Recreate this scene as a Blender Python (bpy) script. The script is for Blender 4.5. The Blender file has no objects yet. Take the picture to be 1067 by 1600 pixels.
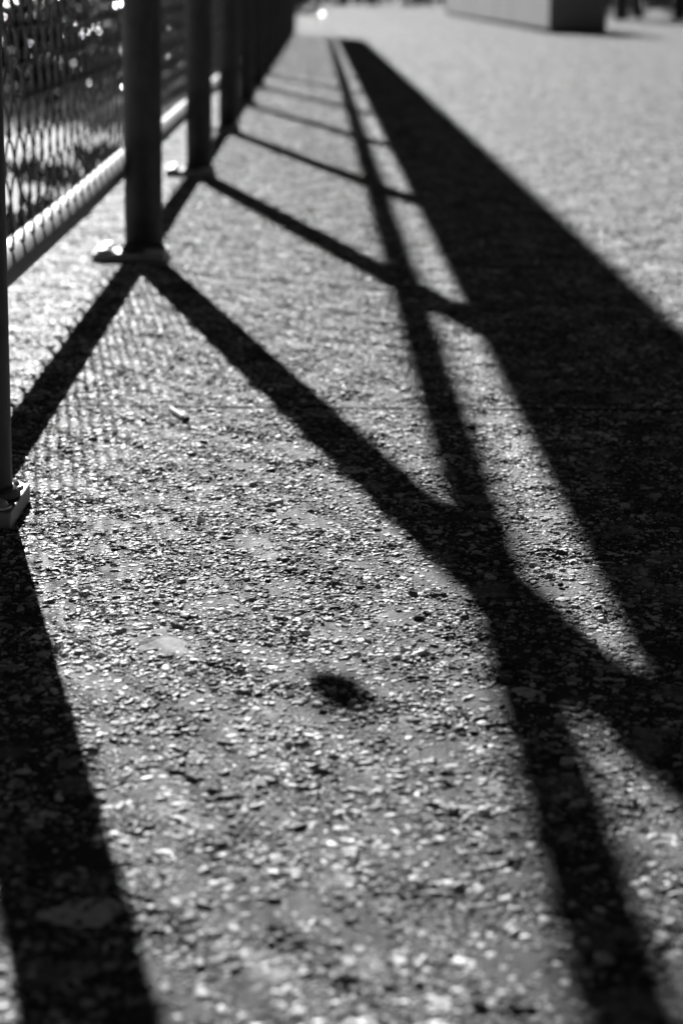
import bpy, bmesh, math, random
import numpy as np
from mathutils import Vector, Matrix

SC = bpy.context.scene
COL = SC.collection
rng = np.random.default_rng(7)
random.seed(11)

# ------------------------------------------------------------------ camera
CAM_H = 0.4307
PITCH, ROLL, YAW = 0.2329, 0.0112, 0.0136
FPX, PCX, PCY = 3390.0, 533.5, 800.0          # photograph: 1067 x 1600 px
fw = Vector((math.sin(YAW) * math.cos(PITCH), math.cos(YAW) * math.cos(PITCH), -math.sin(PITCH)))
r0 = Vector((math.cos(YAW), -math.sin(YAW), 0))
u0 = r0.cross(fw)
rv = r0 * math.cos(ROLL) + u0 * math.sin(ROLL)
uv = -r0 * math.sin(ROLL) + u0 * math.cos(ROLL)
cd = bpy.data.cameras.new('camera')
cam = bpy.data.objects.new('camera', cd)
COL.objects.link(cam)
m3 = Matrix((rv, uv, -fw)).transposed()
cam.matrix_world = Matrix.Translation((0, 0, CAM_H)) @ m3.to_4x4()
cd.sensor_fit = 'VERTICAL'
cd.sensor_height = 23.6
cd.sensor_width = 15.74
cd.lens = FPX / 1600 * 23.6
cd.clip_start, cd.clip_end = 0.02, 3000
cd.dof.use_dof = True
cd.dof.focus_distance = 1.69
cd.dof.aperture_fstop = 5.2
cd.dof.aperture_blades = 7
SC.camera = cam

# ------------------------------------------------------------- sky and sun
SUN_EL, SUN_AZ = math.radians(30), 0.2025       # shadows run towards the camera and to the right
world = bpy.data.worlds.new('World')
SC.world = world
world.use_nodes = True
nt = world.node_tree
sky = nt.nodes.new('ShaderNodeTexSky')
sky.sky_type = 'NISHITA'
sky.sun_disc = False
sky.sun_elevation = SUN_EL
sky.sun_rotation = -SUN_AZ                       # sun ahead of the camera, a little to the left
sky.air_density = 0.12
sky.dust_density = 0.0
bw = nt.nodes.new('ShaderNodeSeparateColor')     # black-and-white picture taken through a red filter
bg = nt.nodes['Background']
bg.inputs[1].default_value = 0.05
nt.links.new(sky.outputs[0], bw.inputs[0])
nt.links.new(bw.outputs[0], bg.inputs[0])
sd = bpy.data.lights.new('sun', 'SUN')
sd.energy = 5.0
sd.angle = math.radians(0.5)
sd.color = (1, 1, 1)
sun = bpy.data.objects.new('sun', sd)
COL.objects.link(sun)
ldir = Vector((math.sin(SUN_AZ) * math.cos(SUN_EL), -math.cos(SUN_AZ) * math.cos(SUN_EL), -math.sin(SUN_EL)))
sun.rotation_euler = ldir.to_track_quat('-Z', 'Y').to_euler()
sun.location = (-6, 20, 12)

vs = SC.view_settings
vs.view_transform = 'Standard'
vs.look = 'None'
vs.gamma = 1
vs.use_curve_mapping = False
vs.exposure = 1.5
SC.render.engine = 'CYCLES'
SC.cycles.max_bounces = 6
SC.cycles.use_denoising = True

# ----------------------------------------------------------------- helpers
def G(x, y):
    """photograph pixel -> point on the pavement plane z = 0"""
    d = fw * FPX + rv * (x - PCX) - uv * (y - PCY)
    t = -CAM_H / d.z
    return Vector((d.x * t, d.y * t, 0))

def empty(name, loc=(0, 0, 0)):
    o = bpy.data.objects.new(name, None)
    COL.objects.link(o)
    o.location = loc
    o.empty_display_size = 0.1
    return o

def tag(o, label=None, cat=None, group=None, kind=None):
    if label: o['label'] = label
    if cat: o['category'] = cat
    if group: o['group'] = group
    if kind: o['kind'] = kind
    return o

def mk(name, mesh, parent=None, loc=(0, 0, 0), rot=(0, 0, 0), scale=(1, 1, 1)):
    o = bpy.data.objects.new(name, mesh)
    COL.objects.link(o)
    o.parent = parent
    o.location, o.rotation_euler, o.scale = loc, rot, scale
    return o

def mesh_bm(name, bm, mat, smooth=False):
    me = bpy.data.meshes.new(name)
    bm.to_mesh(me)
    bm.free()
    me.materials.append(mat)
    if smooth:
        me.polygons.foreach_set('use_smooth', [True] * len(me.polygons))
    return me

def mesh_np(name, V, F, mat, smooth=False, attr=None):
    """V (n,3) verts, F (m,k) faces of k corners"""
    V = np.asarray(V, np.float32); F = np.asarray(F, np.int32)
    me = bpy.data.meshes.new(name)
    me.vertices.add(len(V)); me.vertices.foreach_set('co', V.ravel())
    m, k = F.shape
    me.loops.add(m * k); me.loops.foreach_set('vertex_index', F.ravel())
    me.polygons.add(m)
    me.polygons.foreach_set('loop_start', np.arange(m, dtype=np.int32) * k)
    me.polygons.foreach_set('loop_total', np.full(m, k, np.int32))
    me.polygons.foreach_set('use_smooth', np.full(m, smooth, bool))
    if attr is not None:
        a = me.attributes.new('rnd', 'FLOAT', 'POINT')
        a.data.foreach_set('value', np.asarray(attr, np.float32))
    me.materials.append(mat)
    me.update(calc_edges=True)
    return me

def bm_box(bm, x0, x1, y0, y1, z0, z1, bevel=0.0, seg=1):
    r = bmesh.ops.create_cube(bm, size=1)
    vs_ = r['verts']
    for v in vs_:
        v.co = Vector((x0 + (v.co.x + .5) * (x1 - x0), y0 + (v.co.y + .5) * (y1 - y0), z0 + (v.co.z + .5) * (z1 - z0)))
    if bevel > 0:
        es = {e for v in vs_ for e in v.link_edges}
        bmesh.ops.bevel(bm, geom=list(es), offset=bevel, segments=seg, affect='EDGES', profile=.5)

def bm_cyl(bm, r1, r2, z0, z1, n=24, loc=(0, 0), cap=True):
    r = bmesh.ops.create_cone(bm, cap_ends=cap, segments=n, radius1=r1, radius2=r2, depth=z1 - z0)
    for v in r['verts']:
        v.co += Vector((loc[0], loc[1], (z0 + z1) / 2))

def tube_np(pts, r, sides=5, closed_ends=False):
    P = np.asarray(pts, float); n = len(P)
    T = np.gradient(P, axis=0); T /= np.linalg.norm(T, axis=1)[:, None] + 1e-12
    ref = np.tile(np.array([1., 0, 0]), (n, 1))
    par = np.abs((T * ref).sum(1)) > .9
    ref[par] = (0, 0, 1.)
    A = np.cross(T, ref); A /= np.linalg.norm(A, axis=1)[:, None]
    B = np.cross(T, A)
    rr = np.broadcast_to(np.asarray(r, float), (n,))
    ang = np.arange(sides) * 2 * np.pi / sides
    V = P[:, None, :] + rr[:, None, None] * (np.cos(ang)[None, :, None] * A[:, None, :] + np.sin(ang)[None, :, None] * B[:, None, :])
    V = V.reshape(-1, 3)
    i = np.arange(n - 1)[:, None] * sides; j = np.arange(sides)[None, :]; j2 = (j + 1) % sides
    F = np.stack([i + j, i + j2, i + sides + j2, i + sides + j], -1).reshape(-1, 4)
    return V, F

class NP:
    def __init__(s): s.V = []; s.F = []; s.A = []; s.n = 0
    def add(s, V, F, a=None):
        s.V.append(V); s.F.append(np.asarray(F) + s.n); s.n += len(V)
        if a is not None: s.A.append(np.full(len(V), a) if np.isscalar(a) else a)
    def mesh(s, name, mat, smooth=False):
        return mesh_np(name, np.concatenate(s.V), np.concatenate(s.F), mat, smooth, np.concatenate(s.A) if s.A else None)

# --------------------------------------------------------------- materials
def new_mat(name):
    m = bpy.data.materials.new(name); m.use_nodes = True
    t = m.node_tree; b = t.nodes['Principled BSDF']
    return m, t, b

def N(t, kind, **kw):
    n = t.nodes.new(kind)
    for k, v in kw.items():
        if k in n.inputs: n.inputs[k].default_value = v
        else: setattr(n, k, v)
    return n

def ramp(t, src, stops):
    n = t.nodes.new('ShaderNodeValToRGB')
    e = n.color_ramp.elements
    while len(e) < len(stops): e.new(.5)
    for q, (p, c) in zip(e, stops):
        q.position = p; q.color = (c, c, c, 1)
    t.links.new(src, n.inputs[0])
    return n.outputs[0]

def noise(t, scale, detail=4, rough=.55, coord='Object', vec=None):
    n = N(t, 'ShaderNodeTexNoise', Scale=scale, Detail=detail, Roughness=rough)
    if vec is None:
        tc = t.nodes.new('ShaderNodeTexCoord'); vec = tc.outputs[coord]
    t.links.new(vec, n.inputs['Vector'])
    return n.outputs[0]

def mathn(t, op, a, b=None):
    n = t.nodes.new('ShaderNodeMath'); n.operation = op
    for i, q in enumerate((a, b)):
        if q is None: continue
        if isinstance(q, (int, float)): n.inputs[i].default_value = q
        else: t.links.new(q, n.inputs[i])
    return n.outputs[0]

def mix(t, f, a, b):
    n = t.nodes.new('ShaderNodeMix'); n.data_type = 'FLOAT'
    for i, q in ((0, f), (2, a), (3, b)):
        if isinstance(q, (int, float)): n.inputs[i].default_value = q
        else: t.links.new(q, n.inputs[i])
    return n.outputs[0]

def bump(t, b, h, strength, dist, prev=None):
    n = N(t, 'ShaderNodeBump', Strength=strength, Distance=dist)
    t.links.new(h, n.inputs['Height'])
    if prev is not None: t.links.new(prev, n.inputs['Normal'])
    t.links.new(n.outputs[0], b.inputs['Normal'])
    return n.outputs[0]

def set_col(t, b, val):
    if isinstance(val, (int, float)): b.inputs['Base Color'].default_value = (val, val, val, 1)
    else: t.links.new(val, b.inputs['Base Color'])

def mat_pavement():
    m, t, b = new_mat('weathered_pavement')
    geo = t.nodes.new('ShaderNodeNewGeometry'); P = geo.outputs['Position']
    big = noise(t, 1.1, 5, .6, vec=P); med = noise(t, 14, 4, .6, vec=P); fine = noise(t, 420, 3, .6, vec=P)
    c = mix(t, .5, ramp(t, big, [(.3, .02), (.7, .036)]), ramp(t, med, [(.3, .016), (.7, .042)]))
    c = mathn(t, 'MULTIPLY', c, ramp(t, fine, [(.25, .55), (.75, 1.5)]))
    worn = ramp(t, noise(t, 17, 3, .5, vec=P), [(.565, 0), (.65, 1)])
    c = mix(t, mathn(t, 'MULTIPLY', worn, .6), c, .30)
    set_col(t, b, c)
    b.inputs['Roughness'].default_value = .75
    b.inputs['Specular IOR Level'].default_value = .3
    n1 = bump(t, b, noise(t, 260, 3, .65, vec=P), .9, .0026)
    bump(t, b, fine, .7, .0009, n1)
    return m

def mat_chips():
    m, t, b = new_mat('aggregate_chips')
    a = t.nodes.new('ShaderNodeAttribute'); a.attribute_name = 'rnd'
    geo = t.nodes.new('ShaderNodeNewGeometry'); P = geo.outputs['Position']
    c = ramp(t, a.outputs['Fac'], [(0, .03), (.4, .10), (.65, .22), (.82, .48), (1, .75)])
    c = mathn(t, 'MULTIPLY', c, ramp(t, noise(t, 900, 2, .6, vec=P), [(.3, .7), (.7, 1.3)]))
    c = mathn(t, 'MULTIPLY', c, ramp(t, noise(t, 9, 4, .65, vec=P), [(.36, .38), (.64, 1.6)]))
    worn = ramp(t, noise(t, 17, 3, .5, vec=P), [(.565, 0), (.65, 1)])
    c = mix(t, mathn(t, 'MULTIPLY', worn, .72), c, .34)
    set_col(t, b, c)
    b.inputs['Roughness'].default_value = .5
    b.inputs['Specular IOR Level'].default_value = .13
    bump(t, b, noise(t, 700, 2, .6, vec=P), .5, .0006)
    return m

def mat_plain(name, col, rough=.6, spec=.5, metal=0., nscale=None, nrange=(.8, 1.2), bscale=None, bdist=.001, bstr=.5):
    m, t, b = new_mat(name)
    if nscale:
        c = mathn(t, 'MULTIPLY', ramp(t, noise(t, nscale, 5, .6), [(.25, nrange[0]), (.75, nrange[1])]), col)
        set_col(t, b, c)
    else: set_col(t, b, col)
    b.inputs['Roughness'].default_value = rough
    b.inputs['Specular IOR Level'].default_value = spec
    b.inputs['Metallic'].default_value = metal
    if bscale: bump(t, b, noise(t, bscale, 4, .6), bstr, bdist)
    return m

M_PAVE = mat_pavement()
M_CHIP = mat_chips()
M_POST = mat_plain('dark_weathered_steel', .013, .55, .4, 0, 22, (.2, 2.8), 60, .002)
M_RAIL = mat_plain('galvanised_rail', .14, .62, .3, 0, 25, (.8, 1.15), 200, .0005)
M_PLATE = mat_plain('galvanised_plate', .13, .42, .6, 0, 60, (.6, 1.2), 240, .0008)
M_NUT = mat_plain('zinc_bolt', .3, .35, .6, .3, 90, (.7, 1.2))
M_WIRE = mat_plain('coated_wire', .05, .5, .4, 0)
M_SHEET = mat_plain('painted_sheet_metal', .10, .5, .4, 0, 6, (.8, 1.2))
M_SOIL = mat_plain('dry_soil', .30, .9, .2, 0, 5, (.55, 1.25), 60, .01)
M_WALL = mat_plain('pale_concrete_wall', .11, .8, .3, 0, 1.3, (.85, 1.1), 30, .003)
M_PLINTH = mat_plain('dark_plinth', .03, .8, .2)
M_LEAF = mat_plain('hedge_leaf', .014, .22, .08, 0, 4, (.6, 1.5))
M_BARK = mat_plain('bark', .05, .9, .2, 0, 20, (.6, 1.4), 40, .01)
M_GRASS = mat_plain('dry_grass', .34, .7, .3, 0, 6, (.6, 1.4))
M_WEED = mat_plain('dark_weed', .04, .7, .3, 0, 6, (.6, 1.5))
M_PALE = mat_plain('pale_litter', .85, .6, .5, 0, 160, (.6, 1.1))
M_GUM = mat_plain('flattened_gum', .36, .9, .1, 0, 260, (.55, 1.2), 420, .0008)
M_WOOD = mat_plain('pale_wood', .8, .7, .3, 0, 300, (.8, 1.1))
M_CHAR = mat_plain('charred_wood', .01, .8, .2)
M_DRY = mat_plain('dry_leaf', .12, .7, .3, 0, 60, (.7, 1.2))

# ----------------------------------------------------------------- setting
# far-reaching soil sheet, a little below the pavement
EDGE_X, FAR_Y = -0.52, 205.0
gx = np.concatenate([[-900, -300, -90, -30, -12], np.arange(-6, -.3, .3), [2, 30, 90, 300, 900]])
gy = np.concatenate([[-300, -40, -10], np.arange(-3, 40, .5), [60, 90, 140, 220, 400, 900, 1500]])
XX, YY = np.meshgrid(gx, gy)
ZZ = -.045 + np.where(XX < -.6, .02 * np.sin(XX * 5 + YY * 3.1) + .012 * np.sin(YY * 9 - XX * 4), 0)
ZZ = np.where((XX > -.7), -.06, ZZ)
nx, ny = len(gx), len(gy)
ii = (np.arange(ny - 1)[:, None] * nx + np.arange(nx - 1)[None, :]).ravel()
ground = mk('ground', mesh_np('ground', np.stack([XX, YY, ZZ], -1).reshape(-1, 3), np.stack([ii, ii + 1, ii + nx + 1, ii + nx], -1), M_SOIL, True))
tag(ground, 'pale dry soil beyond the pavement edge', None, None, 'structure')

# pavement: cast slabs with open joints across the path
SLAB_L, SLAB_W, JOINT0, GAP = 4.05, 4.6, 2.30, .007
pave = empty('pavement', (0, 0, 0))
tag(pave, 'coarse grey pavement of cast slabs running along the fence', None, None, 'structure')
bm = bmesh.new()
bm_box(bm, GAP / 2, SLAB_W - GAP / 2, GAP / 2, SLAB_L - GAP / 2, -.055, 0, .0022, 2)
slab_me = mesh_bm('slab', bm, M_PAVE)
for c in range(3):
    for r in range(-1, 37):
        if c == 2 and r < 4: continue
        mk('slab', slab_me, pave, (EDGE_X + c * SLAB_W, JOINT0 + r * SLAB_L, 0))
bm = bmesh.new()
bm_box(bm, EDGE_X + .01, EDGE_X + SLAB_W * 3 - .01, JOINT0 - SLAB_L + .01, JOINT0 + SLAB_L * 37 - .01, -.054, -.006)
mk('joint_filler', mesh_bm('joint_filler', bm, M_PLINTH), pave)

# sealant bead in each joint, standing level with the chips
bm = bmesh.new()
bm_box(bm, .002, SLAB_W * 2 - .002, -.0045, .0045, -.005, .0016, .0006, 1)
seal_me = mesh_bm('joint_seal', bm, M_PLINTH)
for r in range(0, 12):
    mk('joint_seal', seal_me, pave, (EDGE_X, JOINT0 + r * SLAB_L, 0))

# exposed aggregate: two toroidal tiles of irregular flat chips laid over the slabs
TILE = SLAB_L / 6
def chip_tile(name, seed, cell=.0032):
    g = np.random.default_rng(seed)
    n = int(TILE / cell); cell = TILE / n
    cx, cy = np.meshgrid((np.arange(n) + .5) * cell, (np.arange(n) + .5) * cell)
    C = np.stack([cx.ravel(), cy.ravel()], -1) + (g.random((n * n, 2)) - .5) * cell * 1.15
    keep = g.random(len(C)) < .96
    # softly varying density so that smooth, worn places alternate with rough ones
    q = sum(np.sin(2 * np.pi * (a * C[:, 0] + b_ * C[:, 1]) / TILE + p) for a, b_, p in ((2, 5, .3), (5, -3, 1.2), (-7, 4, 2.2), (9, 8, .7), (3, -11, 4.))) / 5
    keep &= g.random(len(C)) < .84 + .8 * q
    C = C[keep]; q = q[keep]; M = len(C)
    R = np.clip(np.exp(g.normal(math.log(.0013), .48, M)), .0006, .0046)
    bigc = g.random(M) < .05
    R = np.where(bigc, np.minimum(R * 1.3 + .0009, .0042), R)
    Hh = R * np.clip(g.normal(.6, .2, M), .2, 1.0) * (1 + .6 * q) * np.where(bigc, .55, .85)
    K = 6
    ang = (np.arange(K)[None, :] + (g.random((M, K)) - .5) * .75) * 2 * np.pi / K + g.random((M, 1)) * 6.28
    rad = R[:, None] * (1 + (g.random((M, K)) - .5) * .5)
    el = np.exp(g.normal(0, .22, M))[:, None]; th = g.random((M, 1)) * 6.28
    def ring(s, z, j):
        x = rad * s * np.cos(ang) * el; y = rad * s * np.sin(ang) / el
        X = C[:, :1] + x * np.cos(th) - y * np.sin(th) + j[:, :1]; Y = C[:, 1:] + x * np.sin(th) + y * np.cos(th) + j[:, 1:]
        return np.stack([X, Y, z], -1)
    z0 = np.full((M, K), -.0006)
    tilt = (g.random((M, 1)) - .5) * .5
    z1 = Hh[:, None] * (.55 + (g.random((M, K)) - .5) * .3)
    j1 = (g.random((M, 2)) - .5) * R[:, None] * .25
    z2 = Hh[:, None] * (.92 + (g.random((M, K)) - .5) * .16 + tilt * np.cos(ang))
    Vv = np.concatenate([ring(1., z0, j1 * 0), ring(.9, z1, j1 * .5), ring(.55, z2, j1)], 1)
    base = (np.arange(M) * 3 * K)[:, None, None]
    k = np.arange(K); k2 = (k + 1) % K
    quads = np.concatenate([np.stack([k, k2, K + k2, K + k], -1), np.stack([K + k, K + k2, 2 * K + k2, 2 * K + k], -1)])
    tri = np.concatenate([quads[:, [0, 1, 2]], quads[:, [0, 2, 3]], np.array([[2 * K, 2 * K + i, 2 * K + i + 1] for i in range(1, K - 1)])])
    F = (base + tri[None]).reshape(-1, 3)
    A = np.repeat(np.where(bigc, .6 + .4 * g.random(M), g.random(M)), 3 * K)
    return mesh_np(name, Vv.reshape(-1, 3), F, M_CHIP, False, A)

tile_obs = [bpy.data.objects.new('aggregate_tile', chip_tile('aggregate_tile', s)) for s in (3, 8)]
pts, kinds = [], []
for c in range(0, 36):
    for r in range(-4, 190):
        yy = JOINT0 + r * TILE
        if c * TILE > 2.2 + max(yy, 0) * .17: continue
        pts.append((EDGE_X + (c + .5) * TILE, yy + TILE / 2, 0)); kinds.append(random.randrange(8))
me = bpy.data.meshes.new('aggregate_chips')
me.from_pydata(pts, [], [])
for nm, vals in (('kind', [k % 2 for k in kinds]), ('quarter', [k // 2 for k in kinds])):
    a = me.attributes.new(nm, 'FLOAT', 'POINT'); a.data.foreach_set('value', [float(v) for v in vals])
chips = mk('aggregate_chips', me, pave)
tag(chips, None, None, None, 'stuff')
ng = bpy.data.node_groups.new('lay_aggregate', 'GeometryNodeTree')
ng.interface.new_socket('Geometry', in_out='INPUT', socket_type='NodeSocketGeometry')
ng.interface.new_socket('Geometry', in_out='OUTPUT', socket_type='NodeSocketGeometry')
gi = ng.nodes.new('NodeGroupInput'); go = ng.nodes.new('NodeGroupOutput')
jn = ng.nodes.new('GeometryNodeJoinGeometry')
qa = ng.nodes.new('GeometryNodeInputNamedAttribute'); qa.data_type = 'FLOAT'; qa.inputs[0].default_value = 'quarter'
qm = ng.nodes.new('ShaderNodeMath'); qm.operation = 'MULTIPLY'; qm.inputs[1].default_value = math.pi / 2
ng.links.new(qa.outputs[0], qm.inputs[0])
cxyz = ng.nodes.new('ShaderNodeCombineXYZ'); ng.links.new(qm.outputs[0], cxyz.inputs[2])
ka = ng.nodes.new('GeometryNodeInputNamedAttribute'); ka.data_type = 'FLOAT'; ka.inputs[0].default_value = 'kind'
for i, ob in enumerate(tile_obs):
    ob.data.transform(Matrix.Translation((-TILE / 2, -TILE / 2, 0)))
    oi = ng.nodes.new('GeometryNodeObjectInfo'); oi.inputs['Object'].default_value = ob
    cmpn = ng.nodes.new('ShaderNodeMath'); cmpn.operation = 'COMPARE'; cmpn.inputs[1].default_value = i; cmpn.inputs[2].default_value = .1
    ng.links.new(ka.outputs[0], cmpn.inputs[0])
    ip = ng.nodes.new('GeometryNodeInstanceOnPoints')
    ng.links.new(gi.outputs[0], ip.inputs['Points']); ng.links.new(cmpn.outputs[0], ip.inputs['Selection'])
    ng.links.new(oi.outputs['Geometry'], ip.inputs['Instance']); ng.links.new(cxyz.outputs[0], ip.inputs['Rotation'])
    ng.links.new(ip.outputs[0], jn.inputs[0])
ng.links.new(jn.outputs[0], go.inputs[0])
md = chips.modifiers.new('lay_aggregate', 'NODES'); md.node_group = ng

# flattened gum and mortar spots stuck on the pavement
def spot_mesh(w, l, seed, th=.0009):
    g = np.random.default_rng(seed); K = 26
    a = np.arange(K) * 2 * np.pi / K
    wob = 1 + .16 * np.sin(2 * a + g.random() * 6) + .11 * np.sin(3 * a + g.random() * 6) + .08 * np.sin(5 * a + g.random() * 6) + (g.random(K) - .5) * .1
    bm = bmesh.new(); rings = []
    for s, z in ((1.05, -.0004), (.97, th * .7), (.8, th), (.45, th * (.85 + .3 * g.random()))):
        rings.append([bm.verts.new((w / 2 * s * wob[i] * math.cos(a[i]), l / 2 * s * wob[i] * math.sin(a[i]), z + (g.random() - .5) * th * .25 * (z > 0))) for i in range(K)])
    for p, q in zip(rings, rings[1:]):
        for i in range(K): bm.faces.new((p[i], p[(i + 1) % K], q[(i + 1) % K], q[i]))
    bm.faces.new(rings[-1])
    return mesh_bm('gum_spot', bm, M_GUM, True)
for i, (px, py, wpx, hpx) in enumerate([(260, 1013, 88, 26), (135, 1427, 120, 40), (550, 735, 42, 9), (820, 1082, 40, 14), (890, 1190, 30, 14),
        (895, 684, 26, 6), (108, 1194, 40, 14), (405, 1224, 28, 14), (640, 783, 26, 7), (1010, 613, 34, 8), (930, 745, 30, 7), (985, 830, 34, 8), (15, 1045, 30, 10), (1045, 1148, 26, 14)]):
    c = G(px, py); w = (G(px + wpx / 2, py) - G(px - wpx / 2, py)).length; l = (G(px, py - hpx / 2) - G(px, py + hpx / 2)).length
    sm = spot_mesh(w, l, 40 + i)
    if (px, py) in ((135, 1427), (550, 735), (890, 1190), (820, 1082), (895, 684)): sm.materials[0] = M_PALE
    mk('gum_spot', sm, pave, c)

# ------------------------------------------------------------------- fence
FX, S, Y1 = -0.2855, 1.803, 1.792
RP, RR = .0318, .0212
K0, K1 = -2, 15
YB, YE = Y1 + (K0 - 1) * S, Y1 + (K1 - 1) * S
KS = math.sin(SUN_AZ) / math.tan(SUN_EL)
RAIL_X = -.3425
Z_LOW, Z_MID = .138, (.140 - RAIL_X) / KS
PAN_X = -.327
Z_P0, Z_P1 = (.217 - PAN_X) / KS, (.501 - PAN_X) / KS
fence = empty('chain_link_fence', (FX, YB, 0))
tag(fence, 'tall chain link fence on round dark posts with bolted base plates along the pavement edge', 'fence')
def fpart(name, me, loc, parent=None):
    if parent is None:
        return mk(name, me, fence, (loc[0] - FX, loc[1] - YB, loc[2]))
    return mk(name, me, parent, loc)

bm = bmesh.new()
Z_T = Z_P1 - .21
bm_cyl(bm, RP, RP, .02, Z_T, 40)
bm_cyl(bm, RP + .002, RP * .5, Z_T + .0002, Z_T + .02, 40)
bm_cyl(bm, RP + .007, RP + .0005, .0185, .027, 40)          # weld bead
post_me = mesh_bm('post', bm, M_POST, False)
for p in post_me.polygons: p.use_smooth = abs(p.normal.z) < .9
PW, PL, PT = .060, .054, .016
bm = bmesh.new()
bm_box(bm, -PW, PW, -PL, PL, .001, PT, .0015, 2)
plate_me = mesh_bm('base_plate', bm, M_PLATE)
bm = bmesh.new()
bm_cyl(bm, .0175, .0172, 0, .0028, 28)
bm_cyl(bm, .0145, .0128, .0028, .0068, 28)
bm_cyl(bm, .0128, .0080, .0068, .0098, 28)
bm_cyl(bm, .0080, .0030, .0098, .0110, 28)
for v in bm.verts: v.co.z *= .75
nut_me = mesh_bm('bolt', bm, M_NUT)
for k in range(K0, K1 + 1):
    y = Y1 + (k - 1) * S + (.042 if k == 2 else 0)
    tw = random.uniform(-.03, .03)
    p = fpart('post', post_me, (FX, y, 0))
    mk('base_plate', plate_me, p, (-.021, 0, 0), (0, 0, tw))
    for sx in (-1, 1):
        for sy in (-1, 1):
            mk('bolt', nut_me, p, (-.021 + sx * .040, sy * .037, PT), (random.uniform(-.05, .05), random.uniform(-.05, .05), random.random()))

def rail_mesh(name, r):
    yy = np.linspace(0, YE - YB + .12, 90)
    P = np.stack([np.zeros_like(yy), yy, .0015 * np.sin(yy * 2 * np.pi / S)], -1)
    V, F = tube_np(P, r, 36)
    return mesh_np(name, V, F, M_RAIL, True)
for name, z in (('bottom_rail', Z_LOW), ('middle_rail', Z_MID), ('top_rail', Z_P1 - RR)):
    x = RAIL_X
    fpart(name, rail_mesh(name, .0242 if name == 'middle_rail' else RR), (x, YB - .06, z))
# chain link: zig-zag wires hooked into each other, one panel per bay
NCOL = 40
DH = S / NCOL; DV = .0448
WR = .0018
Z_M0 = Z_LOW - .012
nseg = int((Z_P0 + .08 - Z_M0) / DV)
acc = NP()
for j in range(NCOL):
    pl = []
    for n in range(nseg + 1):
        right = (n + j) % 2 == 1
        x = (j + (1 if right else 0)) * DH + (WR if right else -WR) * 2.0
        pl.append((0, x, Z_M0 + n * DV))
        if n < nseg:
            d = WR * 1.15 * (1 if right else -1)
            nx_ = (j + (0 if right else 1)) * DH
            for f_ in (.12, .5, .88):
                pl.append((d if f_ == .5 else d * .9, x + (nx_ - x) * f_, Z_M0 + (n + f_) * DV))
    V, F = tube_np(pl, WR, 5)
    acc.add(V, F)
    if j % 2 == 0:   # knuckled selvage at the lower end
        q = [(WR * 1.2 * math.sin(a), j * DH + .004 * math.cos(a) + .003, Z_M0 - .004 + .006 * math.sin(a)) for a in np.linspace(0, 5.5, 12)]
        V, F = tube_np(q, WR, 5); acc.add(V, F)
link_me = acc.mesh('chain_link', M_WIRE, True)
for k in range(K0, K1):
    fpart('chain_link', link_me, (RAIL_X - RR - WR * 2.6, Y1 + (k - 1) * S, 0))

# solid sheet panels above the mesh (they throw the wide band of shade)
bm = bmesh.new()
bm_box(bm, -.002, .002, .0008, S - .0008, Z_P0, Z_P1 - .001)
bm_box(bm, .002, .016, .0008, S - .0008, Z_P0 + .0005, Z_P0 + .004)
sheet_me = mesh_bm('screen_panel', bm, M_SHEET)
for k in range(K0, K1):
    fpart('screen_panel', sheet_me, (PAN_X - RR * 2 - .004 + .045, Y1 + (k - 1) * S, 0))

# -------------------------------------------------- leaf caught in the mesh
sp = G(530, 1080)
lx = RAIL_X - RR - .012
lz = (sp.x - lx) / KS
ly = sp.y + lz / math.tan(SUN_EL) * math.cos(SUN_AZ)
bm = bmesh.new()
rows = []
for i in range(9):
    s = i / 8
    w = .019 * math.sin(math.pi * min(1, .08 + s * .9)) ** .7
    rows.append([bm.verts.new((q * w, .008 * math.cos(q * 2.2) + .01 * math.sin(s * 5), (s - .5) * .046)) for q in (-1, -.5, 0, .5, 1)])
for a, b_ in zip(rows, rows[1:]):
    for i in range(4): bm.faces.new((a[i], a[i + 1], b_[i + 1], b_[i]))
leaf = mk('dry_leaf', mesh_bm('dry_leaf', bm, M_DRY, True), None, (lx, ly, lz), (.1, .15, .2))
so = leaf.modifiers.new('thick', 'SOLIDIFY'); so.thickness = .0015
tag(leaf, 'small curled dry leaf caught in the chain link between the two nearest posts', 'leaf')

# ------------------------------------------------------------------- match
a, b_ = G(268, 645), G(293, 662)
d = b_ - a
match = empty('matchstick', a + d / 2 + Vector((0, 0, .0045)))
tag(match, 'spent pale matchstick with dark tip lying on the sunlit pavement near the fence', 'matchstick')
def stick(l0, l1, r):
    V, F = tube_np([(l, 0, 0) for l in np.linspace(l0, l1, 4)], r, 8)
    bm = bmesh.new(); vs_ = [bm.verts.new(v) for v in V]
    for f in F: bm.faces.new([vs_[i] for i in f])
    bm.faces.new(vs_[:8][::-1]); bm.faces.new(vs_[-8:])
    return bm
L = d.length
rz = math.atan2(d.y, d.x)
mk('stick', mesh_bm('stick', stick(-L / 2, L * .3, .0024), M_WOOD), match, rot=(0, 0, rz))
mk('burnt_tip', mesh_bm('burnt_tip', stick(L * .301, L / 2, .003), M_CHAR), match, rot=(0, 0, rz))

# pebbles: a few loose dark ones
def pebble(px, py, size, mat, label, cat='pebble'):
    bm = bmesh.new()
    bmesh.ops.create_icosphere(bm, subdivisions=2, radius=size)
    g = np.random.default_rng(int(px))
    for v in bm.verts:
        v.co *= 1 + .25 * math.sin(v.co.x * 9 / size * .3 + px) * g.random()
        v.co.z *= .6
    c = G(px, py)
    o = mk('pebble', mesh_bm('pebble', bm, mat), None, (c.x, c.y, size * .5 + .001))
    tag(o, label, cat)
pebble(735, 672, .0048, M_CHAR, 'small dark pebble on the lit strip right of the middle rail shadow')
pebble(875, 918, .0028, M_CHAR, 'tiny dark pebble on the narrow lit wedge beside the wide shadow')

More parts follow.
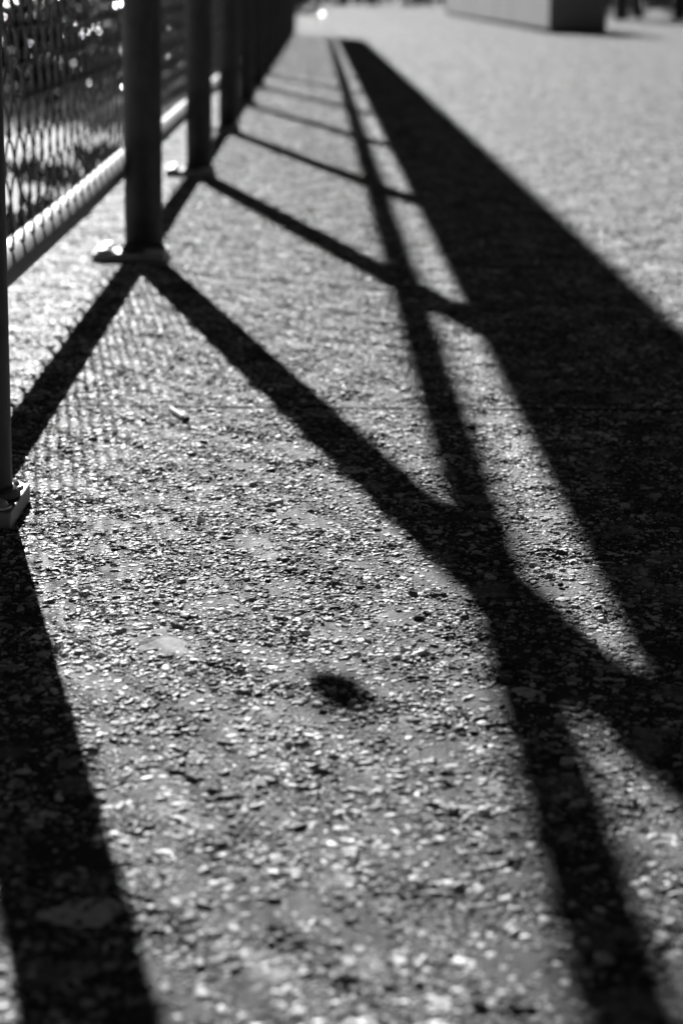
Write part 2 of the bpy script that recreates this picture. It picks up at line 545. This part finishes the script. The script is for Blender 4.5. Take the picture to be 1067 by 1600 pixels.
# ------------------------------------------------------ wall block on right
wn, wf_ = Vector((2.98, 28.5, 0)), Vector((3.50, 61, 0))
wd = (wf_ - wn); wl = wd.length; wa = math.atan2(wd.y, wd.x) - math.pi / 2
wall = empty('concrete_wall', wn); wall.rotation_euler.z = wa
tag(wall, 'long pale concrete wall with a sunlit side and a black end face', 'wall')
bm = bmesh.new()
NPAN = 9
bm_box(bm, 0, .74, 0, wl / NPAN - .012, .06, 1.25, .012, 2)
wp_me = mesh_bm('wall_panel', bm, M_WALL)
for i in range(NPAN):
    mk('wall_panel', wp_me, wall, (.006 * ((i * 5) % 3 - 1), i * wl / NPAN, 0))
bm = bmesh.new(); bm_box(bm, .03, .71, .03, wl - .03, .001, .0597)
mk('plinth', mesh_bm('plinth', bm, M_PLINTH), wall)
bm = bmesh.new(); bm_box(bm, -.03, .77, -.03, wl + .03, 1.2505, 1.31, .01, 2)
mk('coping', mesh_bm('coping', bm, M_WALL), wall)

# -------------------------------------------------------------- vegetation
def leaf_cloud(n, rx, ry, rz_, seed, size=.03, shell=.5, zc=None):
    g = np.random.default_rng(seed)
    zc = rz_ if zc is None else zc
    d_ = g.normal(size=(n, 3)); d_ /= np.linalg.norm(d_, axis=1)[:, None]
    rr = (shell + (1 - shell) * g.random(n) ** .6)
    lump = 1 + .22 * np.sin(d_[:, 0] * 5 + seed) * np.sin(d_[:, 1] * 6 + 1) + .18 * np.sin(d_[:, 2] * 8 + seed * 2)
    P = d_ * (rr * lump)[:, None] * np.array([rx, ry, rz_]) + np.array([0, 0, zc])
    P[:, 2] = np.maximum(P[:, 2], .015)
    a = g.normal(size=(n, 3)); a /= np.linalg.norm(a, axis=1)[:, None]
    b = np.cross(a, g.normal(size=(n, 3))); b /= np.linalg.norm(b, axis=1)[:, None]
    a[:, 2] *= .65; b[:, 2] *= .65
    s = size * (.6 + .8 * g.random(n))[:, None]
    V = np.stack([P - a * s, P + b * s * .45, P + a * s, P - b * s * .45], 1).reshape(-1, 3)
    F = np.arange(n * 4).reshape(-1, 4)
    return V, F
def branches(n, rx, ry, h, seed, r=.012):
    g = np.random.default_rng(seed); acc = NP()
    for i in range(n):
        a = g.random() * 6.28; q = g.random() ** .5
        e = np.array([rx * .7 * q * math.cos(a), ry * .7 * q * math.sin(a), h * (.6 + .4 * g.random())])
        t = np.linspace(0, 1, 6)[:, None]
        P = t * e + np.sin(t * 3) * g.normal(size=3) * .06 * h * np.array([1, 1, .2])
        V, F = tube_np(P, r * (1.1 - t[:, 0] * .8), 5); acc.add(V, F)
    return acc.mesh('stem', M_BARK, True)
shrub_var = []
for s in range(4):
    V, F = leaf_cloud(6500, .56, .62, .40, 20 + s, .022, .3)
    shrub_var.append((mesh_np('foliage', V, F, M_LEAF), branches(9, .5, .5, .7, 60 + s)))
def shrub(x, y, sc, rot, v, label, group):
    o = empty('shrub', (x, y, -.05)); o.rotation_euler.z = rot; o.scale = sc
    tag(o, label, 'shrub', group)
    mk('foliage', shrub_var[v][0], o); mk('stem', shrub_var[v][1], o)
shrub(-1.75, 8.75, (1, .8, .72), .4, 0, 'low dark leafy shrub seen through the mesh between the two nearest posts', None)
shrub(-1.15, 9.25, (.8, .8, .75), 2.2, 1, 'dark leafy shrub beside the second post, right of the low shrub', None)
for i in range(46):
    y = 10.1 + i * 1.15
    shrub(-1.16 - .12 * math.sin(i * 2.3) - (.1 if y > 30 else .06), y, (.85, 1.05, .8 + .3 * ((i * 7) % 5) / 5), i * 1.7, i % 4,
          'dark leafy shrub in the hedge row behind the fence', 'hedge row behind the fence')
for i, (x, y) in enumerate(((-2.3, 9.6), (-1.9, 10.4), (-2.7, 8.9), (-2.4, 11.2), (-3.1, 10.0))):
    shrub(x, y, (1.1, 1.1, 1.25), i * 2.1, (i + 2) % 4, 'tall dark shrub behind the front hedge, ' + ('second from the right', 'rightmost and near', 'second from the left', 'rightmost and farthest', 'leftmost of five')[i], 'shrubs behind the hedge row')

# dark evergreen bush by the far end of the path
o = empty('evergreen_bush', (-.64, 57.5, 0))
tag(o, 'dark evergreen bush beyond the far end of the fence', 'bush')
V, F = leaf_cloud(6000, .82, .85, .75, 91, .05, .3, .35)
mk('foliage', mesh_np('foliage', V, F, M_LEAF), o); mk('stem', branches(10, .6, .6, 1.3, 92, .02), o)

# far hedge across the end of the view
acc = NP()
g = np.random.default_rng(5)
n = 26000
P = np.stack([g.random(n) * 130 - 60, g.random(n) * 3, np.abs(g.random(n)) ** .8 * 3.0], -1)
P[:, 2] *= .8 + .25 * np.sin(P[:, 0] * .5) * np.sin(P[:, 0] * .23 + 1)
aa = g.normal(size=(n, 3)); aa /= np.linalg.norm(aa, axis=1)[:, None]
bb = np.cross(aa, g.normal(size=(n, 3))); bb /= np.linalg.norm(bb, axis=1)[:, None]
V = np.stack([P - aa * .28, P + bb * .16, P + aa * .28, P - bb * .16], 1).reshape(-1, 3)
far = mk('far_hedge', mesh_np('far_hedge', V, np.arange(n * 4).reshape(-1, 4), M_LEAF), None, (0, 118, 0))
tag(far, 'dark hedge closing the view at the far end of the pavement', 'hedge')

# trees behind the concrete wall
def tree(x, y, h, r, seed, label):
    o = empty('tree', (x, y, 0)); tag(o, label, 'tree', 'trees behind the concrete wall')
    g = np.random.default_rng(seed); acc = NP()
    t = np.linspace(0, 1, 9)
    P = np.stack([.12 * np.sin(t * 4 + seed), .1 * np.sin(t * 3), t * h * .7], -1)
    V, F = tube_np(P, .13 * (1.25 - t * .9), 10); acc.add(V, F)
    for i in range(8):
        a = g.random() * 6.28; b0 = P[3 + i % 5]
        e = b0 + np.array([r * .8 * math.cos(a), r * .8 * math.sin(a), h * .25])
        q = np.linspace(0, 1, 5)[:, None]
        V, F = tube_np(b0 + (e - b0) * q, .045 * (1.1 - q[:, 0] * .85), 6); acc.add(V, F)
    mk('trunk', acc.mesh('trunk', M_BARK, True), o)
    V, F = leaf_cloud(5200, r, r, h * .33, seed, .11, .25, h * .68)
    mk('crown', mesh_np('crown', V, F, M_LEAF), o)
tree(6.6, 49, 4.6, 1.5, 71, 'dark tree just right of the black wall end')
tree(7.9, 55, 5.0, 1.6, 72, 'dark tree between two others behind the wall')
tree(8.4, 51, 4.4, 1.4, 73, 'dark tree at the right edge of the view behind the wall')
for i, (x, y) in enumerate(((7.2, 58), (8.6, 60), (9.6, 57))):
    shrub(x, y, (1.6, 1.4, 1.5), i * 1.9, i, ('leftmost', 'middle', 'rightmost')[i] + ' of three dark bushes among the trees behind the concrete wall', 'bushes among the far trees')

# weeds and litter on the soil strip beside the pavement
g = np.random.default_rng(17); acc = NP()
cl = [(-.8 - 1.0 * g.random(), 3.5 + 5.2 * g.random()) for _ in range(14)]
for (x, y) in cl:
    for _ in range(int(16 + 26 * g.random())):
        b0 = np.array([x + g.normal() * .09, y + g.normal() * .05, -.05])
        hh = .03 + .06 * g.random()
        e = np.array([g.normal() * .05, g.normal() * .05, hh])
        w = np.array([g.normal(), g.normal(), 0]); w *= .007 / (np.linalg.norm(w) + 1e-6)
        acc.add(np.array([b0 - w, b0 + w, b0 + e * .6 + w * .9, b0 + e * 1.0 - w * .2]), [[0, 1, 2, 3]])
for (px, py) in ((25, 243), (40, 250), (62, 254), (80, 250), (150, 224), (165, 232), (178, 226), (100, 304), (128, 300), (60, 326), (32, 332), (44, 312), (84, 302), (30, 352), (118, 318), (52, 342), (140, 268), (160, 262)):
    c = G(px, py)
    for _ in range(26):
        b0 = np.array([c.x + g.normal() * .05, c.y + g.normal() * .05, -.05])
        e = np.array([g.normal() * .04, g.normal() * .04, .02 + .05 * g.random()])
        w = np.array([g.normal(), g.normal(), 0]); w *= .010 / (np.linalg.norm(w) + 1e-6)
        acc.add(np.array([b0 - w, b0 + w, b0 + e * .6 + w * .9, b0 + e - w * .2]), [[0, 1, 2, 3]])
weeds = mk('weeds', acc.mesh('weeds', M_WEED))
tag(weeds, 'low tufts of weeds on the pale soil behind the fence', 'weeds', None, 'stuff')

g = np.random.default_rng(23); acc = NP()
for i in range(420):
    t = g.random(); x = -1.75 + 1.15 * t; y = 7.25 + 1.0 * t + g.normal() * .18
    b0 = np.array([x + g.normal() * .05, y, -.05]); hh = .05 + .14 * g.random() ** 2
    e = np.array([g.normal() * .03, g.normal() * .03, hh]); w = np.array([.0035, g.normal() * .002, 0])
    acc.add(np.array([b0 - w, b0 + w, b0 + e * .6 + w * .7, b0 + e]), [[0, 1, 2, 3]])
grass = mk('dry_grass', acc.mesh('dry_grass', M_GRASS))
tag(grass, 'thin dry grass fringe at the foot of the dark hedge', 'grass', None, 'stuff')
